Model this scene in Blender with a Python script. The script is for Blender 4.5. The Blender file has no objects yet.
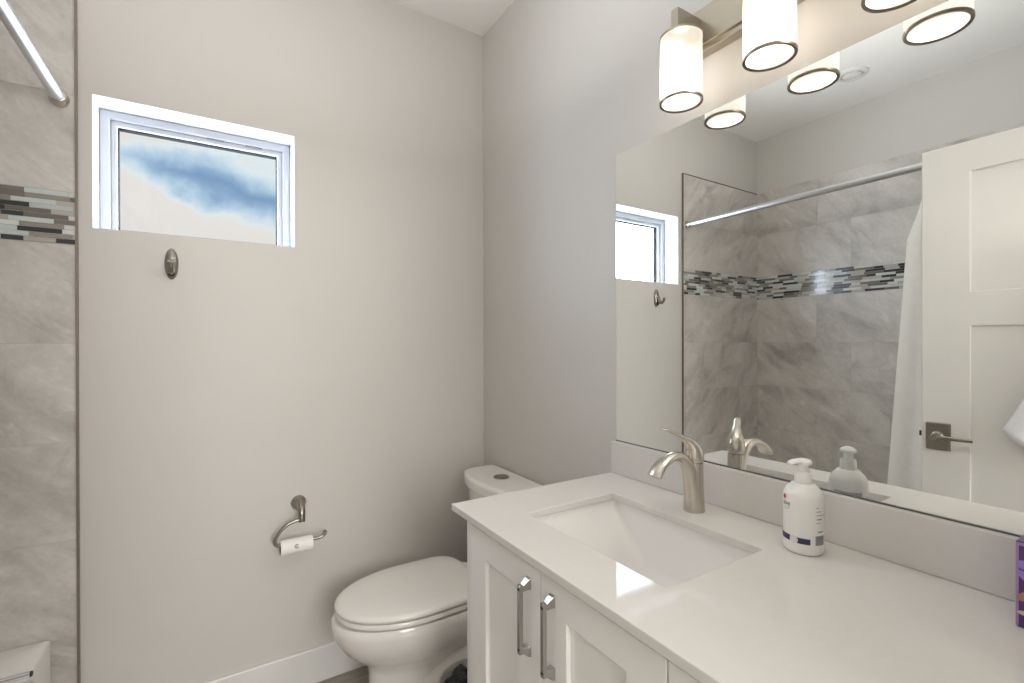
import bpy, bmesh, math, random
from mathutils import Vector, Matrix
random.seed(7)
S = bpy.context.scene
COL = S.collection
R = math.radians

# ------------------------------------------------------------------ camera
cd = bpy.data.cameras.new('camera')
cd.sensor_fit = 'HORIZONTAL'; cd.sensor_width = 36.0
cd.lens = 477.89 / 1024 * 36.0
cd.shift_y = (344.582 - 341.5) / 1024
cd.clip_start = 0.02
cam = bpy.data.objects.new('camera', cd); COL.objects.link(cam)
YAW, PITCH, ROLL = R(32.1847), R(-0.1744), R(-0.1058)
cam.location = (-1.078, -1.9641, 1.3048)
_rt = Vector((math.cos(YAW), -math.sin(YAW), 0))
_fw = Vector((math.sin(YAW) * math.cos(PITCH), math.cos(YAW) * math.cos(PITCH), math.sin(PITCH)))
_up = _rt.cross(_fw)
_r2 = _rt * math.cos(ROLL) + _up * math.sin(ROLL)
_u2 = _up * math.cos(ROLL) - _rt * math.sin(ROLL)
cam.rotation_euler = Matrix((_r2, _u2, -_fw)).transposed().to_euler()
S.camera = cam

# ------------------------------------------------------------------ view and exposure
S.view_settings.view_transform = 'Standard'
S.view_settings.look = 'None'
S.view_settings.gamma = 1.0
S.view_settings.use_curve_mapping = False
S.view_settings.exposure = 0.48
S.cycles.max_bounces = 14
S.cycles.diffuse_bounces = 8
S.cycles.glossy_bounces = 8
S.cycles.transparent_max_bounces = 12
S.cycles.caustics_reflective = True
S.cycles.sample_clamp_indirect = 6.0

# ------------------------------------------------------------------ world: cloudy sky
SKY_STRENGTH = 1.0
W = bpy.data.worlds.new('sky'); S.world = W; W.use_nodes = True
wt = W.node_tree; wt.nodes.clear()
def wn(t, **k):
    n = wt.nodes.new(t)
    for a, v in k.items(): setattr(n, a, v)
    return n
def wmath(op, a, b=None, clamp=False):
    n = wn('ShaderNodeMath', operation=op, use_clamp=clamp)
    for i, x in enumerate((a, b)):
        if x is None: continue
        if isinstance(x, (int, float)): n.inputs[i].default_value = x
        else: wt.links.new(x, n.inputs[i])
    return n.outputs[0]
def wdot(v, vec):
    n = wn('ShaderNodeVectorMath', operation='DOT_PRODUCT'); wt.links.new(v, n.inputs[0]); n.inputs[1].default_value = vec
    return n.outputs['Value']
def wramp(x, stops):
    n = wn('ShaderNodeValToRGB'); wt.links.new(x, n.inputs[0])
    e = n.color_ramp.elements
    while len(e) < len(stops): e.new(0.5)
    for el, (p, c) in zip(e, stops): el.position = p; el.color = (*c, 1)
    return n.outputs[0]
tc = wn('ShaderNodeTexCoord').outputs['Generated']
azi = R(-0.5); ele = R(17.5)             # where the blue gap in the clouds stands
cdir = (math.sin(azi) * math.cos(ele), math.cos(azi) * math.cos(ele), math.sin(ele))
cright = (math.cos(azi), -math.sin(azi), 0)
cup = (-math.sin(azi) * math.sin(ele), -math.cos(azi) * math.sin(ele), math.cos(ele))
noi = wn('ShaderNodeTexNoise'); noi.inputs['Scale'].default_value = 14; noi.inputs['Detail'].default_value = 7; noi.inputs['Roughness'].default_value = .55
wt.links.new(tc, noi.inputs['Vector'])
nz = wmath('SUBTRACT', noi.outputs[0], .5)
s_ = wdot(tc, cright); t_ = wdot(tc, cup)
tt = wmath('ADD', wmath('ADD', wmath('ADD', t_, .030), wmath('MULTIPLY', s_, .15)), wmath('MULTIPLY', nz, .085))
wid = wmath('MINIMUM', wmath('MAXIMUM', wmath('ADD', wmath('MULTIPLY', s_, .20), .050), .020), .056)
band = wmath('SUBTRACT', 1.0, wmath('DIVIDE', wmath('ABSOLUTE', tt), wid), True)
front = wmath('GREATER_THAN', wdot(tc, cdir), .7)
side = wmath('SUBTRACT', 1.35, wmath('MULTIPLY', wmath('ABSOLUTE', wmath('SUBTRACT', s_, .045)), 6.0), True)
mask = wmath('MULTIPLY', wmath('MULTIPLY', band, side), front, True)
blue = wramp(mask, [(0, (.745, .71, .675)), (.16, (.70, .76, .79)), (.42, (.44, .59, .73)), (.72, (.23, .37, .56)), (1, (.165, .30, .49))])
upper = wmath('MULTIPLY', wmath('ADD', wmath('ADD', wmath('MULTIPLY', s_, 4.0), wmath('MULTIPLY', t_, 6.0)), .16, True), front, True)
mixs = wn('ShaderNodeMix', data_type='RGBA')
wt.links.new(wmath('MULTIPLY', upper, wmath('SUBTRACT', 1, mask)), mixs.inputs['Factor'])
wt.links.new(blue, mixs.inputs['A']); mixs.inputs['B'].default_value = (.66, .79, .85, 1)
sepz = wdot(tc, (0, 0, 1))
high = wmath('MULTIPLY', wmath('SUBTRACT', sepz, .40), 3.0, True)     # sky boosted overhead, above the direct view, to light the room
aside = wmath('MULTIPLY', wmath('SUBTRACT', wmath('ABSOLUTE', s_), .28), 3.0, True)  # sky boosted to the sides to push more light through the window
low = wmath('MULTIPLY', wmath('SUBTRACT', -.02, sepz), 5.0, True)                # added glow below the horizon, brightens the top window return
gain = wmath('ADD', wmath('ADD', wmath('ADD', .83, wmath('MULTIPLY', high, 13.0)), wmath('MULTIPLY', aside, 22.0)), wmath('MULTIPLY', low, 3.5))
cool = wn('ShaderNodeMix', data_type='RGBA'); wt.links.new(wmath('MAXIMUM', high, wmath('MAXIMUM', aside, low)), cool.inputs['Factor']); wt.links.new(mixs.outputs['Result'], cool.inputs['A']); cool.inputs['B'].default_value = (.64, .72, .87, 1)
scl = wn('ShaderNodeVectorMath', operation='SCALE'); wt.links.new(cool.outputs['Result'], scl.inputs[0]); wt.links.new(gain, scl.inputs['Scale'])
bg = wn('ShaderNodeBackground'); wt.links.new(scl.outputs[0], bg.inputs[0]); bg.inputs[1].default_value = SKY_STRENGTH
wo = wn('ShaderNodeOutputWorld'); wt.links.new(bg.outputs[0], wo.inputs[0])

# ------------------------------------------------------------------ large area lights
def area(name, loc, aim, sx, sy, power, color):
    l = bpy.data.lights.new(name, 'AREA'); l.shape = 'RECTANGLE'; l.size = sx; l.size_y = sy; l.energy = power; l.color = color
    o = bpy.data.objects.new(name, l); COL.objects.link(o); o.location = loc
    o.rotation_euler = (Vector(aim) - Vector(loc)).to_track_quat('-Z', 'Y').to_euler()
    return o
area('hall_fill_light', (-0.82, -4.4, 1.65), (-1.05, -0.5, 0.8), 1.4, 1.3, 58, (1.0, .99, .975))  # added fill shining in through the doorway, no fixture behind it
area('ceiling_bounce_fill', (-1.0, -1.15, 2.10), (-1.0, -1.15, 2.8), 1.2, 1.2, 7.5, (.985, .99, 1.0))  # unseen fill aimed up at the ceiling for soft bounce, no real source
pl = bpy.data.lights.new('window_portal', 'AREA'); pl.shape = 'RECTANGLE'; pl.size = .58; pl.size_y = .42; pl.cycles.is_portal = True
po = bpy.data.objects.new('window_portal', pl); COL.objects.link(po); po.location = (-1.10, .20, 1.878); po.rotation_euler = (R(-90), 0, 0)

# ------------------------------------------------------------------ material helpers
def mat(name, color, rough=.5, metal=0.0, spec=.5, coat=0.0):
    m = bpy.data.materials.new(name); m.use_nodes = True
    b = m.node_tree.nodes['Principled BSDF']
    b.inputs['Base Color'].default_value = (*color, 1); b.inputs['Roughness'].default_value = rough
    b.inputs['Metallic'].default_value = metal; b.inputs['Specular IOR Level'].default_value = spec
    b.inputs['Coat Weight'].default_value = coat; b.inputs['Coat Roughness'].default_value = .05
    return m
class NT:
    def __init__(s, m): s.t = m.node_tree; s.b = s.t.nodes['Principled BSDF']
    def n(s, t, **k):
        x = s.t.nodes.new(t)
        for a, v in k.items(): setattr(x, a, v)
        return x
    def l(s, a, b): s.t.links.new(a, b)
    def noise(s, vec, scale, detail=4, rough=.5, dist=0):
        x = s.n('ShaderNodeTexNoise'); x.inputs['Scale'].default_value = scale; x.inputs['Detail'].default_value = detail
        x.inputs['Roughness'].default_value = rough; x.inputs['Distortion'].default_value = dist
        if vec is not None: s.l(vec, x.inputs['Vector'])
        return x.outputs[0]
    def ramp(s, x, stops):
        n = s.n('ShaderNodeValToRGB'); s.l(x, n.inputs[0]); e = n.color_ramp.elements
        while len(e) < len(stops): e.new(.5)
        for el, (p, c) in zip(e, stops): el.position = p; el.color = (*c, 1) if len(c) == 3 else c
        return n.outputs[0]
    def mix(s, f, a, b, mode='MIX'):
        n = s.n('ShaderNodeMix', data_type='RGBA', blend_type=mode)
        for key, x in (('Factor', f), ('A', a), ('B', b)):
            if isinstance(x, (int, float)): n.inputs[key].default_value = x
            elif isinstance(x, tuple): n.inputs[key].default_value = (*x, 1)
            else: s.l(x, n.inputs[key])
        return n.outputs['Result']
    def bump(s, h, strength, dist=.002):
        n = s.n('ShaderNodeBump'); n.inputs['Strength'].default_value = strength; n.inputs['Distance'].default_value = dist
        s.l(h, n.inputs['Height']); s.l(n.outputs[0], s.b.inputs['Normal'])
    def pos(s):
        return s.n('ShaderNodeTexCoord').outputs['Object']
    def geo(s):
        return s.n('ShaderNodeNewGeometry').outputs['Position']
    def attr(s, name):
        return s.n('ShaderNodeAttribute', attribute_name=name)
    def mapping(s, v, scale=(1, 1, 1), rot=(0, 0, 0)):
        x = s.n('ShaderNodeMapping'); x.inputs['Scale'].default_value = scale; x.inputs['Rotation'].default_value = rot
        s.l(v, x.inputs['Vector']); return x.outputs[0]

def textured(name, color, rough, var=.03, scale=30, bump=.0, **k):
    m = mat(name, color, rough, **k); t = NT(m)
    f = t.noise(t.geo(), scale, 3)
    lo = tuple(c * (1 - var) for c in color); hi = tuple(min(1, c * (1 + var)) for c in color)
    t.l(t.ramp(f, [(.3, lo), (.7, hi)]), t.b.inputs['Base Color'])
    if bump: t.bump(t.noise(t.geo(), scale * 8, 2), bump, .0006)
    return m
M = {}
M['paint'] = textured('greige_wall_paint', (.60, .579, .545), .55, .012, 3, .12)
M['ceiling'] = textured('ceiling_paint', (.84, .83, .80), .8, .01, 4, .1)
M['white_trim'] = textured('white_trim_paint', (.73, .72, .70), .35, .01, 6)
M['reveal'] = textured('window_return_paint', (.66, .67, .68), .6, .01, 6)
M['vinyl'] = textured('white_vinyl', (.50, .51, .53), .5, .01, 8)
M['gasket'] = mat('dark_gasket', (.006, .006, .007), .9, spec=.1)
M['cabinet'] = textured('white_cabinet_paint', (.82, .81, .785), .35, .01, 8)
M['dark_gap'] = mat('cabinet_interior', (.12, .11, .10), .8)
M['quartz'] = textured('white_quartz', (.665, .643, .615), .06, .012, 60, spec=.22)
M['porcelain'] = mat('white_porcelain', (.80, .775, .74), .12, coat=.4)
M['sink_porcelain'] = mat('sink_porcelain', (.74, .725, .705), .3, spec=.2)
M['seat_plastic'] = mat('white_seat_plastic', (.80, .77, .735), .18)
M['acrylic'] = mat('white_tub_acrylic', (.88, .86, .825), .15, coat=.3)
M['plastic'] = mat('white_bottle_plastic', (.83, .82, .80), .3)
M['pump'] = mat('white_pump_plastic', (.86, .85, .83), .3)
M['navy'] = mat('navy_print', (.035, .03, .10), .4)
M['ink'] = mat('dark_ink', (.03, .03, .035), .5)
M['grey_ink'] = mat('grey_ink', (.25, .25, .27), .5)
M['red_ink'] = mat('red_ink', (.60, .05, .06), .4)
M['pale_ink'] = mat('pale_print', (.70, .68, .66), .4)
M['chrome'] = mat('chrome', (.86, .86, .88), .18, 1.0)
M['rod_metal'] = mat('satin_chrome', (.66, .66, .67), .36, 1.0)
M['mirror'] = mat('mirror_silver', (.84, .855, .84), .0, 1.0)
M['mirror_edge'] = mat('mirror_edge', (.10, .11, .10), .3)
M['black'] = mat('black_rubber', (.03, .03, .03), .5)
M['curtain'] = textured('white_curtain_cloth', (.90, .90, .90), .8, .02, 40)
M['towel'] = textured('white_terry_cloth', (.86, .86, .90), .95, .04, 120, .6)
M['paper'] = textured('white_tissue_paper', (.86, .84, .81), .9, .03, 90, .3)
M['card'] = mat('cardboard', (.16, .13, .11), .8)

def brushed(name, color, rough, axis_scale=(8, 8, 400)):
    m = mat(name, color, rough, 1.0); t = NT(m)
    f = t.noise(t.mapping(t.pos(), axis_scale), 3, 2)
    n = t.n('ShaderNodeMapRange'); t.l(f, n.inputs[0]); n.inputs['To Min'].default_value = rough * .8; n.inputs['To Max'].default_value = rough * 1.25
    t.l(n.outputs[0], t.b.inputs['Roughness'])
    return m
M['nickel'] = mat('brushed_nickel', (.62, .58, .52), .27, 1.0)
M['nickel_dark'] = mat('aged_nickel', (.34, .31, .27), .3, 1.0)
M['lamp_rim'] = mat('bronzed_nickel', (.30, .265, .22), .35, 1.0)
M['pull'] = mat('satin_nickel_pull', (.46, .445, .43), .25, 1.0)
M['brass'] = brushed('satin_champagne_nickel', (.46, .42, .35), .3, (200, 8, 200))

# frosted glass of the lamps: lit from inside
m = bpy.data.materials.new('frosted_lamp_glass'); m.use_nodes = True
nt = m.node_tree; nt.nodes.clear()
em = nt.nodes.new('ShaderNodeEmission'); em.inputs[0].default_value = (1.0, .95, .86, 1); em.inputs[1].default_value = .27
trl = nt.nodes.new('ShaderNodeBsdfTranslucent'); trl.inputs[0].default_value = (.42, .405, .375, 1)
trn = nt.nodes.new('ShaderNodeBsdfTransparent')
mx = nt.nodes.new('ShaderNodeMixShader'); mx.inputs[0].default_value = .52
ad = nt.nodes.new('ShaderNodeAddShader'); ou = nt.nodes.new('ShaderNodeOutputMaterial')
nt.links.new(trl.outputs[0], mx.inputs[1]); nt.links.new(trn.outputs[0], mx.inputs[2])
nt.links.new(mx.outputs[0], ad.inputs[0]); nt.links.new(em.outputs[0], ad.inputs[1]); nt.links.new(ad.outputs[0], ou.inputs[0])
M['lamp_glass'] = m

m = bpy.data.materials.new('window_glass'); m.use_nodes = True
nt = m.node_tree; nt.nodes.clear()
trn = nt.nodes.new('ShaderNodeBsdfTransparent'); trn.inputs[0].default_value = (.97, .98, .98, 1)
gl = nt.nodes.new('ShaderNodeBsdfGlossy'); gl.inputs['Roughness'].default_value = .02
mx = nt.nodes.new('ShaderNodeMixShader'); ou = nt.nodes.new('ShaderNodeOutputMaterial')
mx.inputs[0].default_value = .04; nt.links.new(trn.outputs[0], mx.inputs[1]); nt.links.new(gl.outputs[0], mx.inputs[2]); nt.links.new(mx.outputs[0], ou.inputs[0])
M['glass'] = m

# stone tile: each tile carries its own offset in the 'tile_seed' attribute
m = mat('grey_stone_tile', (.4, .38, .35), .36); t = NT(m)
sd = t.attr('tile_seed').outputs['Vector']
add = t.n('ShaderNodeVectorMath', operation='ADD'); t.l(t.geo(), add.inputs[0]); t.l(sd, add.inputs[1])
sx = t.n('ShaderNodeSeparateXYZ'); t.l(add.outputs[0], sx.inputs[0])
def tm(op, a, bb):
    n = t.n('ShaderNodeMath', operation=op)
    for i, x in enumerate((a, bb)):
        if isinstance(x, (int, float)): n.inputs[i].default_value = x
        else: t.l(x, n.inputs[i])
    return n.outputs[0]
hor = tm('SUBTRACT', sx.outputs[0], sx.outputs[1])
du = tm('ADD', tm('MULTIPLY', hor, .78), tm('MULTIPLY', sx.outputs[2], -.62)); dv = tm('ADD', tm('MULTIPLY', hor, .62), tm('MULTIPLY', sx.outputs[2], .78))
cb = t.n('ShaderNodeCombineXYZ'); t.l(du, cb.inputs[0]); t.l(tm('MULTIPLY', dv, 2.6), cb.inputs[1]); t.l(tm('ADD', sx.outputs[0], sx.outputs[1]), cb.inputs[2])
big = t.noise(cb.outputs[0], 1.9, 5, .55, 1.1)
vein = t.noise(cb.outputs[0], 2.0, 6, .56, 1.5)
grain = t.noise(add.outputs[0], 60, 4, .65)
c1 = t.ramp(big, [(.30, (.42, .395, .365)), (.5, (.585, .555, .52)), (.70, (.69, .66, .625))])
vr = t.ramp(vein, [(.30, (.68, .675, .67)), (.43, (.96, .96, .96)), (.5, (1, 1, 1)), (.6, (1, 1, 1))])
c2 = t.mix(1.0, c1, vr, 'MULTIPLY')
lite = t.ramp(vein, [(.50, (0, 0, 0)), (.535, (.045, .045, .045)), (.57, (.0, .0, .0)), (.60, (.0, .0, .0)), (.66, (.11, .11, .11))])
c3 = t.mix(1.0, c2, lite, 'ADD')
c4 = t.mix(.14, c3, t.ramp(grain, [(.3, (.33, .31, .29)), (.7, (.78, .75, .71))]))
t.l(c4, t.b.inputs['Base Color'])
M['tile'] = m
M['grout'] = textured('tile_grout', (.52, .495, .46), .9, .03, 60)
M['tile_trim'] = mat('tile_edge_metal', (.26, .215, .185), .4, .6)

def face_colour_mat(name, rough):
    m = mat(name, (.5, .5, .5), rough); t = NT(m)
    t.l(t.attr('stick_colour').outputs['Color'], t.b.inputs['Base Color'])
    return m
M['mosaic'] = face_colour_mat('mosaic_glass_and_stone', .12)

m = mat('wood_look_floor', (.3, .26, .22), .45); t = NT(m)
br = t.n('ShaderNodeTexBrick'); br.inputs['Scale'].default_value = 1.0; br.inputs['Brick Width'].default_value = .9; br.inputs['Row Height'].default_value = .15
br.inputs['Mortar Size'].default_value = .002; br.inputs['Color1'].default_value = (.34, .30, .255, 1); br.inputs['Color2'].default_value = (.27, .235, .20, 1); br.inputs['Mortar'].default_value = (.16, .14, .12, 1)
t.l(t.geo(), br.inputs['Vector'])
gr = t.noise(t.mapping(t.geo(), (2, 22, 1)), 4, 6, .6)
t.l(t.mix(.55, br.outputs['Color'], t.ramp(gr, [(.3, (.20, .17, .145)), (.7, (.42, .375, .32))])), t.b.inputs['Base Color'])
M['floor'] = m

# ------------------------------------------------------------------ mesh helpers
WL = {}
def finish(o, smooth):
    if smooth:
        for p in o.data.polygons: p.use_smooth = True
        if smooth is not True:
            o.data.set_sharp_from_angle(angle=R(smooth))
def obj(name, bm, m, parent=None, smooth=40, bevel=0, keep=False, seg=2):
    bmesh.ops.recalc_face_normals(bm, faces=bm.faces)
    xs = [v.co.copy() for v in bm.verts]
    lo = Vector([min(c[i] for c in xs) for i in range(3)]); hi = Vector([max(c[i] for c in xs) for i in range(3)])
    c = Vector(((lo.x + hi.x) / 2, (lo.y + hi.y) / 2, lo.z))
    bmesh.ops.translate(bm, verts=bm.verts, vec=-c)
    me = bpy.data.meshes.new(name); bm.to_mesh(me); bm.free()
    o = bpy.data.objects.new(name, me); COL.objects.link(o)
    for mm in (m if isinstance(m, (list, tuple)) else [m]): me.materials.append(mm)
    finish(o, smooth)
    pw = Vector((0, 0, 0))
    if parent is not None:
        o.parent = parent; pw = WL[parent.name]
    o.location = c - pw; WL[o.name] = c
    if bevel:
        b = o.modifiers.new('edge', 'BEVEL'); b.width = bevel; b.segments = seg; b.limit_method = 'ANGLE'; b.angle_limit = R(40); b.harden_normals = False
    return o
def thing(name, label, cat, loc, group=None):
    o = bpy.data.objects.new(name, None); COL.objects.link(o); o.location = loc; o.empty_display_size = .05
    WL[o.name] = Vector(loc)
    return tag(o, label, cat, group)
def tag(o, label, cat, group=None):
    o['label'] = label; o['category'] = cat
    if group: o['group'] = group
    return o
def struct(name, bm, m, parent=None, **k):
    o = obj(name, bm, m, parent, **k)
    if parent is None: o['kind'] = 'structure'
    return o
def B(): return bmesh.new()
def box(bm, x0, x1, y0, y1, z0, z1, mi=0):
    vs = [bm.verts.new(p) for p in ((x0, y0, z0), (x1, y0, z0), (x1, y1, z0), (x0, y1, z0), (x0, y0, z1), (x1, y0, z1), (x1, y1, z1), (x0, y1, z1))]
    fs = []
    for q in ((3, 2, 1, 0), (4, 5, 6, 7), (0, 1, 5, 4), (1, 2, 6, 5), (2, 3, 7, 6), (3, 0, 4, 7)):
        f = bm.faces.new([vs[i] for i in q]); f.material_index = mi; fs.append(f)
    return fs
def loft(bm, rings, cap0=True, cap1=True, mi=0):
    L = [[bm.verts.new(p) for p in r] for r in rings]
    n = len(L[0])
    for a, b in zip(L, L[1:]):
        for i in range(n):
            f = bm.faces.new((a[i], a[(i + 1) % n], b[(i + 1) % n], b[i])); f.material_index = mi
    if cap0: bm.faces.new(L[0][::-1]).material_index = mi
    if cap1: bm.faces.new(L[-1]).material_index = mi
    return L
def lathe(bm, prof, c=(0, 0, 0), axis='z', n=32, cap0=True, cap1=True, mi=0):
    rings = []
    for r, h in prof:
        ring = []
        for k in range(n):
            a = 2 * math.pi * k / n; p, q = r * math.cos(a), r * math.sin(a)
            ring.append({'z': (c[0] + p, c[1] + q, c[2] + h), 'y': (c[0] + p, c[1] + h, c[2] + q), 'x': (c[0] + h, c[1] + p, c[2] + q)}[axis])
        rings.append(ring)
    loft(bm, rings, cap0, cap1, mi)
def catmull(pts, k=8):
    P = [Vector(p) for p in pts]; out = []
    for i in range(len(P) - 1):
        p0 = P[max(i - 1, 0)]; p1 = P[i]; p2 = P[i + 1]; p3 = P[min(i + 2, len(P) - 1)]
        for j in range(k):
            t = j / k
            out.append(.5 * ((2 * p1) + (p2 - p0) * t + (2 * p0 - 5 * p1 + 4 * p2 - p3) * t * t + (3 * p1 - p0 - 3 * p2 + p3) * t ** 3))
    out.append(P[-1]); return out
def tube(bm, pts, rad, n=14, side=None, k=8, smooth=True, cap=True, mi=0):
    """sweep; rad = number, list of numbers or list of (wide, thin) pairs; 'side' fixes the direction of the wide axis"""
    if isinstance(rad, (int, float)): rad = [rad] * len(pts)
    rr = [(r, r) if isinstance(r, (int, float)) else r for r in rad]
    if smooth:
        full = catmull([(*p, ) for p in pts], k); rad4 = catmull([(a, b, 0) for a, b in rr], k)
    else:
        full = [Vector(p) for p in pts]; rad4 = [Vector((a, b, 0)) for a, b in rr]
    rings = []; prev = None
    for i, p in enumerate(full):
        d = (full[min(i + 1, len(full) - 1)] - full[max(i - 1, 0)]).normalized()
        if side is not None: u = Vector(side)
        elif prev is None: u = Vector((0, 0, 1)) if abs(d.z) < .9 else Vector((1, 0, 0))
        else: u = prev
        u = (u - d * u.dot(d)).normalized(); prev = u; w = d.cross(u)
        a, b = rad4[i].x, rad4[i].y
        rings.append([p + u * a * math.cos(2 * math.pi * j / n) + w * b * math.sin(2 * math.pi * j / n) for j in range(n)])
    loft(bm, rings, cap, cap, mi)
def rrect(cx, cy, hx, hy, r, z, n=6):
    out = []
    for sx, sy, a0 in ((1, 1, 0), (-1, 1, 90), (-1, -1, 180), (1, -1, 270)):
        for k in range(n + 1):
            a = R(a0 + 90 * k / n)
            out.append((cx + sx * (hx - r) + r * math.cos(a), cy + sy * (hy - r) + r * math.sin(a), z))
    return out
def plate_with_hole(bm, outer, hole, vec, *more):
    """planar outline with one or more holes, extruded along vec"""
    es = []
    for loop in (outer, hole, *more):
        vs = [bm.verts.new(p) for p in loop]
        es += [bm.edges.new((vs[i], vs[(i + 1) % len(vs)])) for i in range(len(vs))]
    r = bmesh.ops.triangle_fill(bm, use_beauty=True, use_dissolve=False, edges=es)
    fs = [g for g in r['geom'] if isinstance(g, bmesh.types.BMFace)]
    e = bmesh.ops.extrude_face_region(bm, geom=fs, use_keep_orig=True)
    bmesh.ops.translate(bm, verts=[g for g in e['geom'] if isinstance(g, bmesh.types.BMVert)], vec=vec)

# ------------------------------------------------------------------ the room
H = 2.738; WX = -2.24; TX = -1.43; YE = -2.03; YT = -1.545
b = B(); box(b, WX - .12, .12, YE - 3.2, .2, -.08, 0); struct('floor', b, M['floor'])
b = B(); box(b, WX - .12, .12, YE - 3.2, .2, H, H + .08); struct('ceiling', b, M['ceiling'])
WO = (-1.392, -.809, 1.667, 2.088); FY = .105
b = B()
plate_with_hole(b, [(WX - .12, 0, 0), (.12, 0, 0), (.12, 0, H), (WX - .12, 0, H)],
                [(WO[0], 0, WO[2]), (WO[1], 0, WO[2]), (WO[1], 0, WO[3]), (WO[0], 0, WO[3])], (0, .2, 0))
struct('wall_far', b, M['paint'], smooth=0)
b = B(); box(b, 0, .12, YE - 3.2, 0, 0, H); struct('wall_right', b, M['paint'], smooth=0)
b = B(); box(b, WX - .12, WX, YE - 3.2, 0, 0, H); struct('wall_left', b, M['paint'], smooth=0)
b = B(); box(b, WX, TX, YE, YT, 0, H); struct('wall_near', b, M['paint'], smooth=0)
b = B(); box(b, TX, -1.31, YE - .12, YE, 0, H); box(b, -.50, 0, YE - .12, YE, 0, H); box(b, -1.31, -.50, YE - .12, YE, 2.075, H)
struct('wall_entry', b, M['paint'], smooth=0)
b = B(); box(b, WX, 0, YE - 3.2, YE - 3.1, 0, H); struct('wall_hall', b, M['paint'], smooth=0)
b = B(); box(b, TX + .006, -.0, -.014, 0, 0, .135); struct('baseboard_far', b, M['white_trim'], smooth=0, bevel=.004)
b = B(); box(b, -.014, 0, -.868, -.014, 0, .135); struct('baseboard_right', b, M['white_trim'], smooth=0, bevel=.004)
# door casing of the open doorway
b = B(); box(b, -1.31, -1.295, YE - .12, YE, 0, 2.06); box(b, -.515, -.50, YE - .12, YE, 0, 2.06); box(b, -1.31, -.50, YE - .12, YE, 2.06, 2.075)
struct('trim_1', b, M['white_trim'], smooth=0)

# window: returns, frame, sash, glass
x0, x1, z0, z1 = WO
w = B(); d = .002
box(w, x0, x0 + d, .0005, FY, z0, z1); box(w, x1 - d, x1, .0005, FY, z0, z1); box(w, x0 + d, x1 - d, .0005, FY, z1 - d, z1); box(w, x0 + d, x1 - d, .0005, FY, z0, z0 + d)
win = struct('window_1', w, M['reveal'], smooth=0)
def ring_y(bm, x0, x1, z0, z1, wd, y0, y1, wb=None):
    wb = wd if wb is None else wb
    plate_with_hole(bm, [(x0, y0, z0), (x1, y0, z0), (x1, y0, z1), (x0, y0, z1)],
                    [(x0 + wd, y0, z0 + wb), (x1 - wd, y0, z0 + wb), (x1 - wd, y0, z1 - wd), (x0 + wd, y0, z1 - wd)], (0, y1 - y0, 0))
b = B(); ring_y(b, x0 + d, x1 - d, z0 + d, z1 - d, .027, FY, FY + .06, .011); obj('window_frame', b, M['vinyl'], win, smooth=0, bevel=.003)
b = B(); ring_y(b, x0 + .029, x1 - .029, z0 + .013, z1 - .029, .018, FY + .012, FY + .05, .011); sash = obj('sash', b, M['vinyl'], win, smooth=0, bevel=.004)
b = B(); ring_y(b, x0 + .0465, x1 - .0465, z0 + .0235, z1 - .0465, .003, FY + .024, FY + .0515); obj('gasket', b, M['gasket'], sash, smooth=0)
b = B(); box(b, x0 + .048, x1 - .048, FY + .027, FY + .031, z0 + .025, z1 - .048); obj('pane', b, M['glass'], win, smooth=0)
for xx in (-1.09, -.965):
    b = B(); box(b, xx, xx + .055, FY + .006, FY + .012, z1 - .034, z1 - .028); obj('vent_clip', b, M['grey_ink'], sash, smooth=0)

# ------------------------------------------------------------------ shower tiles
ZT = 2.36
def tile_wall(name, axis, plane, a0, a1, sgn, joints, zlow):
    """stone tiles on a wall. axis: the direction the courses run in; plane: wall face; sgn: which way the face looks"""
    b = B(); lay = b.verts.layers.float_vector.new('tile_seed'); th = .0083; g = .0011
    def bx(s0, s1, z0, z1, t, mi):
        n0 = len(b.verts); p0, p1 = sorted((plane, plane + sgn * t))
        if axis == 'x': box(b, s0, s1, p0, p1, z0, z1, mi)
        else: box(b, p0, p1, s0, s1, z0, z1, mi)
        b.verts.ensure_lookup_table()
        sd = (random.uniform(0, 20), random.uniform(0, 20), random.uniform(0, 20))
        for v in list(b.verts)[n0:]: v[lay] = sd
    bx(a0, a1, zlow, ZT, .0075, 1)
    courses = [(zlow, .408), (.408, .704), (.704, 1.005), (1.005, 1.307), (1.307, 1.608), (1.768, 2.065), (2.065, ZT)]
    for (z0, z1), js in zip(courses, joints):
        e = [a0] + [j for j in sorted(js) if a0 < j < a1] + [a1]
        for s0, s1 in zip(e, e[1:]): bx(s0 + (g if s0 > a0 else 0), s1 - (g if s1 < a1 else 0), z0 + g, z1 - g, th, 0)
    return struct(name, b, [M['tile'], M['grout']], smooth=0)
far_j = [[-1.63], [-1.83], [-2.03], [-1.63], [-1.83], [-2.04], [-1.66]]
back_j = [[-.6, -1.2], [-.4, -1.0], [-.2, -.8, -1.4], [-.6, -1.2], [-.404, -1.0], [-.6, -1.2], [-.41, -1.01]]
tile_wall('wall_tile_far', 'x', 0, WX, TX, -1, far_j, .0)
tile_wall('wall_tile_left', 'y', WX, YT, -.009, 1, back_j, .3)
tile_wall('wall_tile_near', 'x', YT, WX + .009, TX, 1, far_j, .3)
b = B(); box(b, TX, TX + .006, -.0125, 0, 0, ZT + .004); box(b, WX + .009, TX, -.0115, 0, ZT, ZT + .004); struct('trim_2', b, M['tile_trim'], smooth=0)

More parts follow.
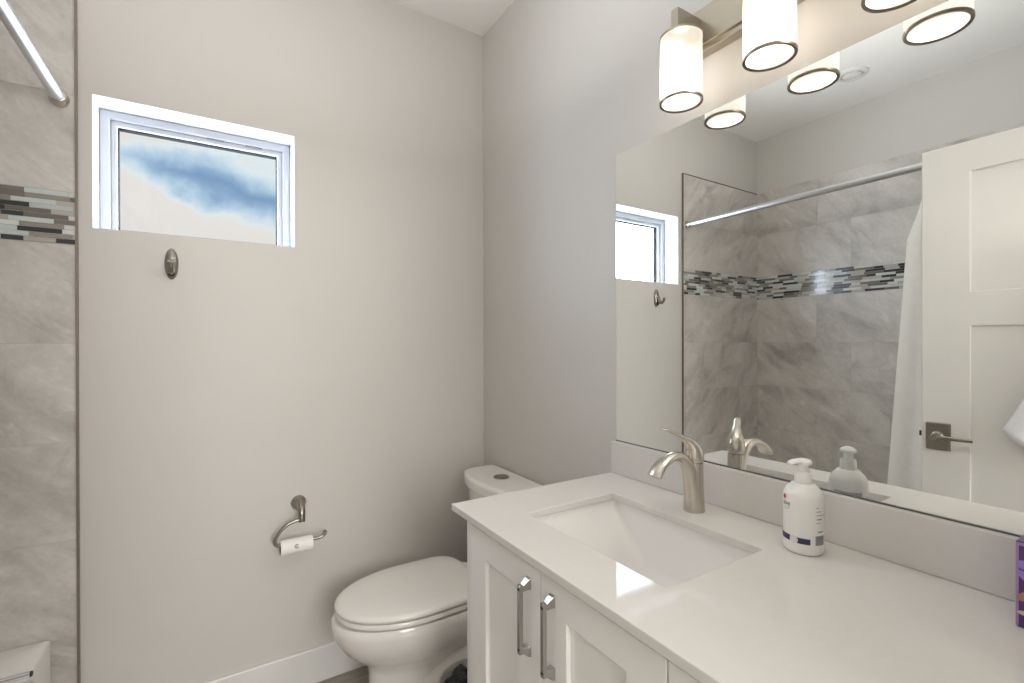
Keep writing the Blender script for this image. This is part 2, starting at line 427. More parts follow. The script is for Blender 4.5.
PAL = [((.055, .055, .06), 22), ((.19, .175, .155), 13), ((.29, .27, .24), 12), ((.47, .435, .40), 20), ((.66, .67, .655), 20), ((.55, .60, .58), 13)]
def mosaic(name, axis, plane, a0, a1, sgn):
    b = B(); lay = b.loops.layers.float_color.new('stick_colour'); rows = 11; z0, z1 = 1.6095, 1.7665; rh = (z1 - z0) / rows
    def bx(s0, s1, za, zb, t, c):
        p0, p1 = sorted((plane + sgn * .0076, plane + sgn * t))
        fs = box(b, s0, s1, p0, p1, za, zb) if axis == 'x' else box(b, p0, p1, s0, s1, za, zb)
        for f in fs:
            for l in f.loops: l[lay] = (*c, 1)
    bx(a0, a1, z0, z1, .0082, (.50, .48, .45)); last = None
    for r in range(rows):
        s = a0 - random.uniform(0, .06)
        while s < a1:
            L = random.choice((.048, .07, .098, .098, .098)); c = last
            while c == last: c = random.choices([p[0] for p in PAL], [p[1] for p in PAL])[0]
            last = c; k = random.uniform(.92, 1.08)
            u0, u1 = max(s, a0) + .0006, min(s + L, a1) - .0006
            if u1 - u0 > .004: bx(u0, u1, z0 + r * rh + .0006, z0 + (r + 1) * rh - .0006, .0098 + random.uniform(0, .0008), tuple(min(1, q * k) for q in c))
            s += L
    o = struct(name, b, M['mosaic'], smooth=0)
mosaic('wall_mosaic_far', 'x', 0, WX + .009, TX, -1)
mosaic('wall_mosaic_left', 'y', WX, YT + .009, -.009, 1)

# ------------------------------------------------------------------ bathtub, rod, curtain
TZ = .419
t = thing('bathtub', 'white alcove bathtub set against the grey tiled shower walls', 'bathtub', (-1.86, -.78, 0))
b = B()
ox, oy, ohx, ohy = (-1.489 + WX + .011) / 2, (YT + .011 - .011) / 2, (-1.489 - WX - .011) / 2, (-.011 - YT - .011) / 2
icy = oy - .02
rings = [rrect(ox, oy, ohx, ohy, .004, 0), rrect(ox, oy, ohx, ohy, .004, TZ - .008), rrect(ox, oy, ohx - .003, ohy - .003, .006, TZ - .002), rrect(ox, oy, ohx - .008, ohy - .008, .006, TZ),
         rrect(ox, icy, ohx - .07, ohy - .14, .12, TZ), rrect(ox, icy, ohx - .08, ohy - .15, .12, TZ - .012), rrect(ox, icy, ohx - .11, ohy - .20, .13, .15), rrect(ox, icy, ohx - .15, ohy - .25, .14, .09)]
loft(b, rings); obj('basin', b, M['acrylic'], t, smooth=35)
b = B(); lathe(b, [(.03, 0), (.03, .003), (.02, .005)], (ox, oy + .38, .0905)); obj('drain', b, M['chrome'], t)
b = B(); tube(b, [(-1.4885, -.206, .4265), (-2.21, -.206, .4265)], .0072, smooth=False)
bar = obj('bath_rail', b, M['chrome']); tag(bar, 'slim chrome rail lying across the white bathtub rim', 'rail')
b = B(); lathe(b, [(.0070, 0), (.0072, .001), (.0068, .004), (.004, .0052)], (-1.4883, -.206, .4265), 'x', 16); obj('end_cap', b, M['black'], bar)

RX, RZ = -1.464, 2.045
t = thing('shower_rod', 'straight satin chrome shower curtain rod between the tiled walls', 'shower rod', (RX, -.78, RZ))
b = B(); tube(b, [(RX, -.016, RZ), (RX, YT + .016, RZ)], .0165, 18, smooth=False); obj('rod', b, M['rod_metal'], t)
for yy, s in ((-.0095, -1), (YT + .0095, 1)):
    b = B(); lathe(b, [(.024, 0), (.024, s * .004), (.021, s * .010), (.0195, s * .016), (.0195, s * .03), (.017, s * .032)], (RX, yy, RZ), 'y', 24); obj('end_flange', b, M['nickel'], t)
c = thing('shower_curtain', 'plain white shower curtain bunched on the rod behind the door', 'curtain', (RX, -1.3, .2))
b = B(); nz_, ny_ = 40, 90; G = []
for i in range(nz_ + 1):
    f = i / nz_; z = 2.012 - f * 1.80
    if z > 1.855: edge = -1.205 + (2.012 - z) / .157 * .036
    elif z > 1.744: edge = -1.169 + (1.855 - z) / .111 * .038
    else: edge = -1.131 + (1.744 - z) / 1.06 * .067
    row = []
    for j in range(ny_ + 1):
        q = j / ny_; y = edge + (-1.50 - edge) * q
        amp = .002 + .016 * min(1, q * 1.6)
        row.append((RX + .0 + amp * math.sin(q * 24 + .5 * math.sin(f * 3)) * (.75 + .25 * f) + .012 * f, y, z))
    G.append([b.verts.new(p) for p in row])
for i in range(nz_):
    for j in range(ny_): b.faces.new((G[i][j], G[i][j + 1], G[i + 1][j + 1], G[i + 1][j]))
cl = obj('cloth', b, M['curtain'], c, smooth=True); sm = cl.modifiers.new('thick', 'SOLIDIFY'); sm.thickness = .0016
for k in range(8):
    yy = -1.24 - k * .034
    b = B(); tube(b, [(RX + .021 * math.cos(a), yy, RZ - .006 + .026 * math.sin(a)) for a in [2 * math.pi * q / 16 for q in range(16)] + [0]], .0016, 6, (0, 1, 0), smooth=False, cap=False)
    obj('curtain_ring', b, M['chrome'], c)

# ------------------------------------------------------------------ ceiling disc
t = thing('ceiling_fixture', 'round white ceiling fixture above the bathtub', 'ceiling fixture', (-1.83, -.77, H))
b = B(); lathe(b, [(.075, 0), (.075, -.004), (.068, -.010), (.052, -.012), (.050, -.006)], (-1.83, -.77, H - .0003), n=40, cap1=False); obj('rim', b, M['white_trim'], t)
b = B(); lathe(b, [(.040, 0), (.043, -.010), (.030, -.014), (.001, -.015)], (-1.83, -.77, H - .0003), n=40); obj('centre_disc', b, M['white_trim'], t)

# ------------------------------------------------------------------ mirror
MY0, MZ0, MZ1 = -.873, 1.0005, 1.891
b = B(); fs = box(b, -.006, 0, -1.99, MY0, MZ0, MZ1)
for f in b.faces: f.material_index = 1
b.faces.ensure_lookup_table()
for f in b.faces:
    f.normal_update()
    if abs(f.calc_center_median().x + .006) < 1e-5: f.material_index = 0
mo = obj('wall_mirror', b, [M['mirror'], M['mirror_edge']], smooth=0); b = B(); box(b, -.0085, -.0061, -1.99, MY0, .9996, 1.0024); obj('bottom_gap_strip', b, M['mirror_edge'], mo, smooth=0)  # dark strip stands in for the shadowed gap under the mirror
tag(mo, 'large frameless mirror on the wall above the backsplash', 'mirror')

# ------------------------------------------------------------------ door standing open
DX = -1.289; DY0, DY1 = -1.2335, -1.995; DZ = 2.045
t = thing('door_1', 'white panelled door standing open in front of the shower', 'door', (DX - .018, -1.6, 0)); t['kind'] = 'structure'
b = B()
st, tr = .144, .113
def face_panel(bm, xf, xb):
    ys = sorted((DY0, DY1)); g = .009; mid = (ys[0] + ys[1]) / 2
    box(bm, xb + g, xf - g, ys[0], ys[1], .01, DZ)
    for xa, dv in ((xf, -g), (xb, g)):
        q = lambda a0, a1, za, zb: [(xa, a0, za), (xa, a1, za), (xa, a1, zb), (xa, a0, zb)]
        plate_with_hole(bm, q(ys[0], ys[1], .01, DZ), q(ys[0] + st, ys[1] - st, 1.493, 1.932), (dv, 0, 0),
                        q(ys[0] + st, mid - .05, .25, 1.364), q(mid + .05, ys[1] - st, .25, 1.364))
face_panel(b, DX, DX - .035)
obj('slab', b, M['white_trim'], t, smooth=0, bevel=.004)
hy, hz = -1.286, .946
lev = B(); box(lev, DX, DX + .008, hy - .037, hy + .037, hz - .052, hz + .052); lv = obj('lever_set', lev, M['nickel_dark'], t, smooth=0, bevel=.003)
b = B(); lathe(b, [(.020, .008), (.020, .016), (.013, .022), (.012, .05), (.010, .054)], (DX, hy, hz), 'x', 24)
tube(b, [(DX + .045, hy + .006, hz), (DX + .047, hy - .04, hz + .002), (DX + .047, hy - .108, hz + .003)], [(.008, .006), (.008, .0055), (.0075, .005)], 14)
obj('lever', b, M['nickel_dark'], lv)
b = B(); box(b, DX - .026, DX - .010, DY0, DY0 + .010, hz - .008, hz + .012); obj('latch_bolt', b, M['black'], t, smooth=0, bevel=.002)
for zz in (.2, 1.0, 1.8):
    b = B(); lathe(b, [(.006, 0), (.006, .09)], (DX + .007, DY1 - .004, zz), n=12); obj('hinge', b, M['nickel_dark'], t)
# towel on the door
b = B(); lathe(b, [(.018, 0), (.018, .004), (.010, .008), (.007, .03), (.009, .038), (.006, .042)], (DX - .0, -1.66, 1.648), 'x', 20); obj('towel_peg', b, M['nickel_dark'], t)
b = B(); G = []
for i in range(31):
    f = i / 30; z = 1.650 - f * .655; hw = .012 + .180 * f ** 1.9
    row = []
    for j in range(61):
        q = j / 60 * 2 - 1
        dip = -.075 * (1 - abs(q)) * f - .012 * math.cos(q * 9) * f
        row.append((DX + .030 + (.006 + .020 * f) * math.sin(q * 8.5 + 1.0) * (1 - .4 * abs(q)) + .012 * (1 - f), -1.66 + hw * q, z + dip - .010 * f))
    G.append([b.verts.new(p) for p in row])
for i in range(30):
    for j in range(60): b.faces.new((G[i][j], G[i][j + 1], G[i + 1][j + 1], G[i + 1][j]))
tw = obj('towel', b, M['towel'], smooth=True); sm = tw.modifiers.new('thick', 'SOLIDIFY'); sm.thickness = .007; sm.offset = 1
tag(tw, 'white cloth towel hanging on the panelled door', 'towel')

# ------------------------------------------------------------------ vanity
CZ = .90; CB = .883; VY0 = -.873; VY1 = -2.02; FX = -.528; DF = -.548
t = thing('vanity_cabinet', 'white shaker vanity cabinet under the quartz countertop', 'cabinet', (-.27, -1.45, 0))
b = B(); zc = CB - .0003
plate_with_hole(b, [(FX, VY1, .10), (FX, VY0, .10), (FX, VY0, zc), (FX, VY1, zc)], [(FX, VY1 + .03, .13), (FX, VY0 - .03, .13), (FX, VY0 - .03, zc - .03), (FX, VY1 + .03, zc - .03)], (.018, 0, 0))
box(b, FX + .018, -.001, VY0 - .018, VY0, .10, zc); box(b, FX + .018, -.001, VY1, VY1 + .018, .10, zc); box(b, FX + .018, -.001, -1.53, -1.512, .10, zc)
box(b, -.014, -.001, VY1 + .018, -1.53, .10, zc); box(b, -.014, -.001, -1.512, VY0 - .018, .10, zc); box(b, FX + .018, -.014, VY1 + .018, -1.53, .10, .118); box(b, FX + .018, -.014, -1.512, VY0 - .018, .10, .118)
box(b, FX + .07, -.001, VY1, VY0, 0, .10); obj('body', b, M['cabinet'], t, smooth=0, bevel=.0012)
def shaker(y0, y1, z0, z1, st=.077, rl=.062):
    b = B(); g = .011
    q = lambda a0, a1, za, zb: [(DF, a0, za), (DF, a1, za), (DF, a1, zb), (DF, a0, zb)]
    plate_with_hole(b, q(y0, y1, z0, z1), q(y0 + st, y1 - st, z0 + rl, z1 - rl), (g, 0, 0))
    box(b, DF + g, FX - .0006, y0, y1, z0, z1)
    return b
def bar_pull(parent, y, z0, z1, horiz=False):
    b = B(); X = DF - .0215; w, th = .0050, .0042
    def pt(x, a): return (x, a, (z0 + z1) / 2) if horiz else (x, y, a)
    e0, e1 = (z0, z1)
    def ring(x, a, dw, dt, ax):
        out = []
        for s, q in ((-1, -1), (1, -1), (1, 1), (-1, 1)):
            if ax == 'along': p = (x + q * dt, y + s * dw, a)
            else: p = (x, y + s * dw, a + q * dt)
            if horiz: p = (p[0], a + (p[2] - a if ax != 'along' else 0), z0 + (p[1] - y)) if ax != 'along' else (p[0], a, z0 + (p[1] - y))
            out.append(p)
        return out
    loft(b, [ring(X, e0 + .005, w, th, 'along'), ring(X, e1 - .005, w, th, 'along')])
    for e, s in ((e0, 1), (e1, -1)):
        loft(b, [ring(X - th, e + s * .006, w, .006, 'out'), ring(X + .004, e + s * .007, w * 1.05, .0065, 'out'), ring(DF - .006, e + s * .002, w * 1.45, .010, 'out'), ring(DF - .0002, e + s * .0015, w * 1.6, .0115, 'out')])
    return obj('handle', b, M['pull'], parent, smooth=0, bevel=.0012)
Z1 = .8685
d1 = obj('door', shaker(-1.2213, -.930, .115, Z1), M['cabinet'], t, smooth=0, bevel=.0016)
d2 = obj('door', shaker(-1.5205, -1.2237, .115, Z1), M['cabinet'], t, smooth=0, bevel=.0016)
bar_pull(d1, -1.184, .698, .8335); bar_pull(d2, -1.2615, .698, .8335)
for za, zb in ((.705, Z1), (.412, .702), (.115, .409)):
    dr = obj('drawer', shaker(-2.0, -1.5230, za, zb, .07, .05), M['cabinet'], t, smooth=0, bevel=.0016)

SCX, SCY, SHX, SHY = -.303, -1.2265, .1405, .2065
b = B()
plate_with_hole(b, [(-.566, VY1 - .005, CZ), (-.0005, VY1 - .005, CZ), (-.0005, -.862, CZ), (-.566, -.862, CZ)], rrect(SCX, SCY, SHX, SHY + .001, .006, CZ), (0, 0, CB - CZ))
o = obj('countertop', b, M['quartz'], smooth=0, bevel=.0018); tag(o, 'white quartz countertop with a rectangular sink cutout', 'countertop')
b = B(); box(b, -.020, -.0005, VY1 - .005, -.862, CZ + .0003, .9994); o = obj('backsplash', b, M['quartz'], smooth=0, bevel=.0018); tag(o, 'low white quartz backsplash strip below the mirror', 'backsplash')

t = thing('sink', 'white rectangular undermount sink sunk in the countertop', 'sink', (SCX, SCY, .724))
b = B(); zt = CB - .0006
def sr(hx, hy, r, z): return rrect(SCX, SCY, hx, hy, r, z, 8)
loft(b, [sr(.02, .02, .018, .724), sr(.11, .09, .03, .726), sr(.150, .200, .03, .80), sr(.166, .231, .03, .850), sr(.166, .231, .03, zt), sr(.144, .2095, .012, zt), sr(.1435, .209, .013, .874), sr(.1405, .205, .018, .864),
         sr(.120, .140, .030, .818), sr(.103, .080, .036, .777), sr(.092, .058, .038, .762), sr(.075, .042, .036, .752), sr(.050, .034, .032, .746), sr(.024, .024, .0235, .744)], True, True)
obj('bowl', b, M['sink_porcelain'], t, smooth=60)
b = B(); lathe(b, [(.021, 0), (.0205, .003), (.015, .0045), (.013, .010), (.001, .012)], (SCX, SCY, .7442), n=28); obj('drain', b, M['chrome'], t)

# faucet
fx, fy = -.090, -1.2215
t = thing('faucet', 'brushed nickel single-lever faucet behind the sink', 'faucet', (fx, fy, CZ))
b = B(); lathe(b, [(.0245, 0), (.0245, .002), (.0235, .006), (.0215, .05), (.0203, .10), (.0202, .1165), (.0178, .1172), (.0178, .1200)], (fx, fy, CZ + .0002), n=36); obj('body', b, M['nickel'], t)
b = B()
tube(b, [(fx - .004, fy, CZ + .001), (fx - .008, fy, CZ + .045), (fx - .020, fy, CZ + .098), (fx - .046, fy, CZ + .131), (fx - .080, fy, CZ + .139), (fx - .114, fy, CZ + .128), (fx - .131, fy, CZ + .115), (fx - .141, fy, CZ + .102)],
     [(.0235, .0225), (.021, .020), (.0165, .0165), (.0145, .0135), (.0155, .010), (.0175, .009), (.019, .0085), (.0195, .0082)], 22, (0, 1, 0))
obj('spout', b, M['nickel'], t)
L = Vector((-.87, .49, 0)).normalized()
P = lambda s, z: (fx + L.x * s, fy + L.y * s, CZ + z)
b = B(); tube(b, [P(0, .1202), P(0, .128), P(.0005, .140), P(.004, .152), (*P(.014, .1655),), P(.032, .1775), P(.052, .187), P(.070, .1945), P(.083, .198)],
     [(.0200, .0200), (.0218, .0218), (.0215, .0212), (.0192, .0175), (.0145, .0115), (.0108, .0066), (.0095, .0044), (.0085, .0036), (.0045, .0022)], 24, (L.y, -L.x, 0))
hd = obj('handle', b, M['nickel'], t)
b = B(); tube(b, [(fx + .018, fy, CZ + .0), (fx + .026, fy - .002, CZ + .03), (fx + .026, fy - .002, CZ + .062)], .0022, 8); lathe(b, [(.002, 0), (.0042, .003), (.0042, .007), (.002, .010)], (fx + .026, fy - .002, CZ + .060), n=14); obj('lift_rod', b, M['chrome'], t)

# soap bottle
bx_, by_ = -.099, -1.477
EF = Vector((-.92, .38, 0)).normalized(); EW = Vector((EF.y, -EF.x, 0))
t = thing('soap_bottle', 'white pump soap bottle standing on the counter right of the faucet', 'bottle', (bx_, by_, CZ))
def ell(a, bb, z, n=48): return [Vector((bx_, by_, CZ + z)) + EW * a * math.cos(2 * math.pi * k / n) + EF * bb * math.sin(2 * math.pi * k / n) for k in range(n)]
BA, BB = .0352, .0345
b = B(); loft(b, [ell(BA * .90, BB * .88, .0004), ell(BA * .97, BB * .96, .003), ell(BA, BB, .009), ell(BA, BB, .100), ell(BA * .985, BB * .985, .107), ell(BA * .94, BB * .94, .114), ell(BA * .83, BB * .83, .121), ell(BA * .66, BB * .66, .127), ell(.0205, .0205, .1305), ell(.0165, .0165, .132)])
bo = obj('bottle_body', b, M['plastic'], t, smooth=50)
b = B(); lathe(b, [(.0150, .1322), (.0156, .134), (.0148, .151), (.0135, .153), (.0085, .1535), (.0080, .154)], (bx_, by_, CZ), n=32); obj('collar', b, M['pump'], t)
b = B(); lathe(b, [(.0088, .1542), (.0088, .165), (.0120, .167), (.0150, .169), (.0150, .173), (.0120, .1765), (.005, .1785)], (bx_, by_, CZ), n=28)
NP = lambda s, z: (bx_ + EF.x * s, by_ + EF.y * s, CZ + z)
tube(b, [NP(-.004, .1725), NP(.012, .1735), NP(.023, .1725), NP(.031, .1695)], [(.0125, .0055), (.0105, .0050), (.0085, .0042), (.0065, .0035)], 16, (EW.x, EW.y, 0)); obj('pump_head', b, M['pump'], t)
CAMD = (Vector((-1.078, -1.9641, 0)) - Vector((bx_, by_, 0))).normalized(); RTD = Vector((-CAMD.y, CAMD.x, 0))
if RTD.dot(_rt) < 0: RTD = -RTD
def ang(sv):
    """angle round the bottle whose surface shows at sv (-1 left rim .. 1 right rim) as seen from the doorway"""
    best = None; mx_ = max(abs((EW * BA * math.cos(R(k)) + EF * BB * math.sin(R(k))).dot(RTD)) for k in range(360))
    for k in range(720):
        a = R(k / 2); p = EW * BA * math.cos(a) + EF * BB * math.sin(a); nrm = EW * math.cos(a) / BA + EF * math.sin(a) / BB
        if nrm.dot(CAMD) < 0: continue
        e = abs(p.dot(RTD) / mx_ - sv)
        if best is None or e < best[0]: best = (e, a)
    return best[1]
def patch(bm, a0, a1, z0, z1, n=8, off=.0005):
    L = []
    for k in range(n + 1):
        a = a0 + (a1 - a0) * k / n; p = EW * (BA + off) * math.cos(a) + EF * (BB + off) * math.sin(a)
        L.append([bm.verts.new(Vector((bx_, by_, CZ + z)) + p) for z in (z0, z1)])
    for u, v in zip(L, L[1:]): bm.faces.new((u[0], v[0], v[1], u[1]))
def disc_patch(bm, ac, zc, r, off=.0007, n=20):
    rad = .035
    vs = [bm.verts.new(Vector((bx_, by_, CZ + zc + r * math.sin(2 * math.pi * k / n))) + EW * (BA + off) * math.cos(ac + r / rad * math.cos(2 * math.pi * k / n)) + EF * (BB + off) * math.sin(ac + r / rad * math.cos(2 * math.pi * k / n))) for k in range(n)]
    bm.faces.new(vs)
aL = ang(-.97)
sgn = 1 if ang(-.5) < ang(.5) else -1
b = B(); patch(b, aL - sgn * .9, ang(-.62), .0235, .0345, 12); obj('navy_band', b, M['navy'], bo, smooth=True)
b = B(); patch(b, ang(-.32), ang(.33), .0225, .0335); obj('navy_band', b, M['navy'], bo, smooth=True)
b = B(); disc_patch(b, ang(-.45), .028, .0075); obj('band_seal', b, M['pale_ink'], bo, smooth=0)
b = B(); disc_patch(b, ang(-.88), .105, .0045); obj('red_dot', b, M['red_ink'], bo, smooth=0)
b = B(); patch(b, ang(.56), ang(.93), .022, .040); obj('grey_panel', b, M['grey_ink'], bo, smooth=True)
for q in range(3):
    b = B(); patch(b, ang(.60), ang(.60 + .11 * (3 - q)), .078 + .007 * q, .0792 + .007 * q); obj('print_line', b, M['grey_ink'], bo, smooth=True)
for e0, e1, za, zb in ((-.88, -.62, .0850, .0858), (-.88, -.70, .0820, .0827), (.62, .84, .070, .072), (.66, .90, .046, .0485), (.60, .80, .064, .0648)):
    b = B(); patch(b, ang(e0), ang(e1), za, zb); obj('print_line', b, M['grey_ink'], bo, smooth=True)
M['back_print'] = mat('pale_grey_print', (.42, .43, .43), .4)
aB = math.atan2(-EF.dot(EF), 0.0001)
b = B(); patch(b, aB - .75, aB + .75, .070, .090, 16); obj('back_label', b, M['back_print'], bo, smooth=True)
def lettering(txt, size):
    cu = bpy.data.curves.new('lettering', 'FONT'); cu.body = txt; cu.size = size; cu.align_x = 'CENTER'; cu.align_y = 'CENTER'
    tmp = bpy.data.objects.new('lettering', cu); COL.objects.link(tmp)
    me = bpy.data.meshes.new_from_object(tmp.evaluated_get(bpy.context.evaluated_depsgraph_get()))
    COL.objects.unlink(tmp); bpy.data.objects.remove(tmp); b = B(); b.from_mesh(me); bpy.data.meshes.remove(me); return b
b = lettering('ave', .0145); a0 = ang(-.80)
for v in b.verts:
    a = a0 + sgn * v.co.x / .035; z = v.co.y + .0935
    v.co = Vector((bx_, by_, CZ + z)) + EW * (BA + .0006) * math.cos(a) + EF * (BB + .0006) * math.sin(a)
obj('lettering', b, M['ink'], bo, smooth=0)

# purple printed box at the edge of the counter
m = mat('printed_purple_card', (.14, .05, .25), .35); q = NT(m)
vv = q.n('ShaderNodeTexVoronoi'); vv.inputs['Scale'].default_value = 26; q.l(q.pos(), vv.inputs['Vector'])
q.l(q.ramp(vv.outputs['Distance'], [(.3, (.17, .07, .36)), (.6, (.09, .035, .17))]), q.b.inputs['Base Color']); M['box_print'] = m
M['box_edge'] = mat('lilac_card_edge', (.36, .21, .45), .4)
M['petal'] = mat('lavender_print', (.30, .20, .62), .4); M['tan_print'] = mat('tan_print', (.42, .22, .12), .4); M['cream_print'] = mat('cream_print', (.66, .50, .40), .4)
t = thing('printed_box', 'purple box with a flower print at the right end of the countertop', 'box', (-.07, -1.83, CZ))
X0, X1, Y1_, Y0_, ZA = -.108, -.03, -1.770, -1.93, .1225
b = B(); box(b, X0, X1, Y0_, Y1_, CZ + .0004, CZ + ZA); obj('carton', b, M['box_print'], t, smooth=0, bevel=.002)
b = B(); box(b, X0 - .0006, X0, Y1_ - .0035, Y1_ - .0005, CZ + .002, CZ + ZA - .002); box(b, X0 - .0006, X0, Y0_ + .001, Y1_ - .0035, CZ + ZA - .006, CZ + ZA - .002); obj('border', b, M['box_edge'], t, smooth=0)
def blot(bm, cy, cz, ry, rz, rot, n=18, off=.0008):
    vs = []
    for k in range(n):
        a = 2 * math.pi * k / n; p, q_ = ry * math.cos(a), rz * math.sin(a) * (1 + .15 * math.cos(3 * a))
        vs.append(bm.verts.new((X0 - off, cy + p * math.cos(rot) - q_ * math.sin(rot), CZ + cz + p * math.sin(rot) + q_ * math.cos(rot))))
    bm.faces.new(vs)
b = B()
for k in range(6): blot(b, -1.780 - .018 * (k % 3), .075 + .014 * (k // 3), .0095, .006, .6 + k)
obj('petals', b, M['petal'], t, smooth=0)
b = B()
for k in range(4): blot(b, -1.7815 - .024 * k, .046 - .003 * k, .011, .007, -.5 + k)
obj('tan_leaves', b, M['tan_print'], t, smooth=0)
b = B()
for k in range(4): blot(b, -1.782 - .022 * k, .022 + .004 * (k % 2), .010, .004, .3 * k, off=.0009)
obj('cream_leaves', b, M['cream_print'], t, smooth=0)

# ------------------------------------------------------------------ vanity light
t = thing('vanity_light', 'three-lamp satin nickel light bar above the mirror', 'light', (-.03, -1.405, 2.03))
b = B(); box(b, -.028, -.0005, -1.72, -1.105, 2.036, 2.150); box(b, -.034, -.028, -1.72, -1.105, 2.052, 2.134); obj('back_plate', b, M['brass'], t, smooth=0, bevel=.002)
LX = -.0945
for ly in (-1.187, -1.4075, -1.628):
    b = B(); box(b, -.119, -.034, ly - .010, ly + .010, 2.073, 2.121); ar = obj('arm', b, M['brass'], t, smooth=0, bevel=.0015)
    b = B(); lathe(b, [(.049, 2.0545), (.0508, 2.0555), (.0508, 2.0600), (.044, 2.0635), (.026, 2.0650), (.024, 2.0728)], (LX, ly, 0), n=40); obj('cap', b, M['brass'], ar)
    b = B(); lathe(b, [(.0440, 1.8985), (.0490, 1.8985), (.0495, 1.901), (.0495, 2.0540), (.046, 2.0540)], (LX, ly, 0), n=48, cap0=True, cap1=False); sh = obj('lamp_shade', b, M['lamp_glass'], t, smooth=40)
    b = B(); lathe(b, [(.0450, 1.8966), (.0505, 1.8952), (.0514, 1.8968), (.0514, 1.9014), (.0500, 1.9018), (.0497, 1.8984), (.0450, 1.8980)], (LX, ly, 0), n=48, cap0=False, cap1=False); obj('rim', b, M['lamp_rim'], sh, smooth=60)
    l = bpy.data.lights.new('lamp_bulb', 'POINT'); l.energy = .24; l.color = (1.0, .86, .68); l.shadow_soft_size = .028
    o = bpy.data.objects.new('lamp_bulb', l); COL.objects.link(o); o.location = (LX, ly, 1.975)
    l = bpy.data.lights.new('lamp_beam', 'SPOT'); l.energy = 8.6; l.color = (1.0, .93, .84); l.shadow_soft_size = .03; l.spot_size = R(165); l.spot_blend = 1.0
    o = bpy.data.objects.new('lamp_beam', l); COL.objects.link(o); o.location = (LX - .006, ly, 1.975); o.rotation_euler = Vector((-1, .25, -.55)).to_track_quat('-Z', 'Y').to_euler()

# ------------------------------------------------------------------ toilet
TY = -.335
t = thing('toilet', 'white two-piece toilet with closed lid beside the vanity', 'toilet', (-.4, TY, 0))
def egg(xb, xf, hw, z, back=.62, n=56, pw=2.35):
    """elongated seat outline: flat-ish at the back (xb), rounded at the front (xf)"""
    out = []; xm = xb + (xf - xb) * .46
    for k in range(n):
        a = 2 * math.pi * k / n; c_, s_ = math.cos(a), math.sin(a)
        if c_ >= 0: x = xm + (xf - xm) * c_; y = hw * math.copysign(abs(s_) ** .96, s_)
        else:
            x = xm + (xb - xm) * abs(c_) ** (2 / 8.0); y = hw * math.copysign(abs(s_) ** (2 / 4.0), s_) * (1 - .13 * abs(c_) ** 1.2)
        out.append((x, TY + y, z))
    return out
b = B()
loft(b, [egg(-.17, -.640, .112, .0005), egg(-.17, -.640, .112, .012), egg(-.17, -.632, .106, .03), egg(-.17, -.628, .103, .12), egg(-.17, -.628, .103, .19), egg(-.165, -.638, .111, .222), egg(-.16, -.676, .142, .255), egg(-.155, -.712, .166, .29),
         egg(-.15, -.737, .179, .33), egg(-.15, -.748, .185, .365), egg(-.15, -.748, .185, .389), egg(-.155, -.742, .180, .3965)])
obj('bowl', b, M['porcelain'], t, smooth=50)
b = B(); tube(b, [(-.47, TY - .062, .13), (-.40, TY - .092, .155), (-.32, TY - .106, .21), (-.24, TY - .108, .28), (-.17, TY - .10, .34)], [.035, .048, .052, .052, .05], 20)
tube(b, [(-.45, TY - .066, .035), (-.37, TY - .092, .055), (-.28, TY - .105, .10), (-.20, TY - .105, .18), (-.16, TY - .10, .26)], [.035, .048, .054, .054, .05], 20)
obj('trapway', b, M['porcelain'], t, smooth=True)
b = B(); box(b, -.20, -.03, TY - .13, TY + .13, .30, .40); bmesh.ops.bevel(b, geom=b.edges[:], offset=.02, segments=3, affect='EDGES'); obj('tank_deck', b, M['porcelain'], t)
b = B(); loft(b, [egg(-.250, -.716, .166, .3966), egg(-.250, -.716, .166, .4045), egg(-.245, -.736, .183, .4062), egg(-.245, -.737, .184, .414), egg(-.247, -.733, .180, .4200), egg(-.250, -.722, .170, .4205), egg(-.250, -.722, .170, .4222)]); obj('seat', b, M['seat_plastic'], t, smooth=45)
b = B(); loft(b, [egg(-.243, -.731, .178, .4225), egg(-.241, -.737, .184, .4265), egg(-.241, -.738, .185, .434), egg(-.243, -.733, .181, .4405), egg(-.248, -.720, .170, .4440), egg(-.27, -.66, .12, .4462), egg(-.33, -.52, .03, .4470)]); obj('lid', b, M['seat_plastic'], t, smooth=60)
for s in (-1, 1):
    b = B(); box(b, -.245, -.215, TY + s * .075 - .022, TY + s * .075 + .022, .4003, .428); bmesh.ops.bevel(b, geom=b.edges[:], offset=.006, segments=2, affect='EDGES'); obj('hinge', b, M['seat_plastic'], t)
def tank_ring(x0, x1, hw, bow, z, rc=.050, n=10, r0=.012):
    """tank outline: straight back at x0, bowed front at x1"""
    out = []
    for k in range(n + 1):                                           # back corner, far side
        a = R(0 + 90 * k / n); out.append((x0 - r0 + r0 * math.cos(a), TY + hw - r0 + r0 * math.sin(a), z))
    for k in range(n + 1):
        a = R(90 + 78 * k / n); out.append((x1 + rc + bow + rc * math.cos(a), TY + hw - rc + rc * math.sin(a), z))
    for k in range(1, 2 * n):
        f = k / (2 * n) * 2 - 1; y = TY - f * (hw - rc * .95); out.append((x1 + bow * .78 * f * f * 1.05, y, z))
    for k in range(n + 1):
        a = R(192 + 78 * k / n); out.append((x1 + rc + bow + rc * math.cos(a), TY - hw + rc + rc * math.sin(a), z))
    for k in range(n + 1):
        a = R(270 + 90 * k / n); out.append((x0 - r0 + r0 * math.cos(a), TY - hw + r0 + r0 * math.sin(a), z))
    return out
b = B(); loft(b, [tank_ring(-.035, -.185, .165, .03, .398), tank_ring(-.025, -.195, .180, .03, .42), tank_ring(-.022, -.203, .193, .032, .722)]); obj('tank', b, M['porcelain'], t, smooth=50)
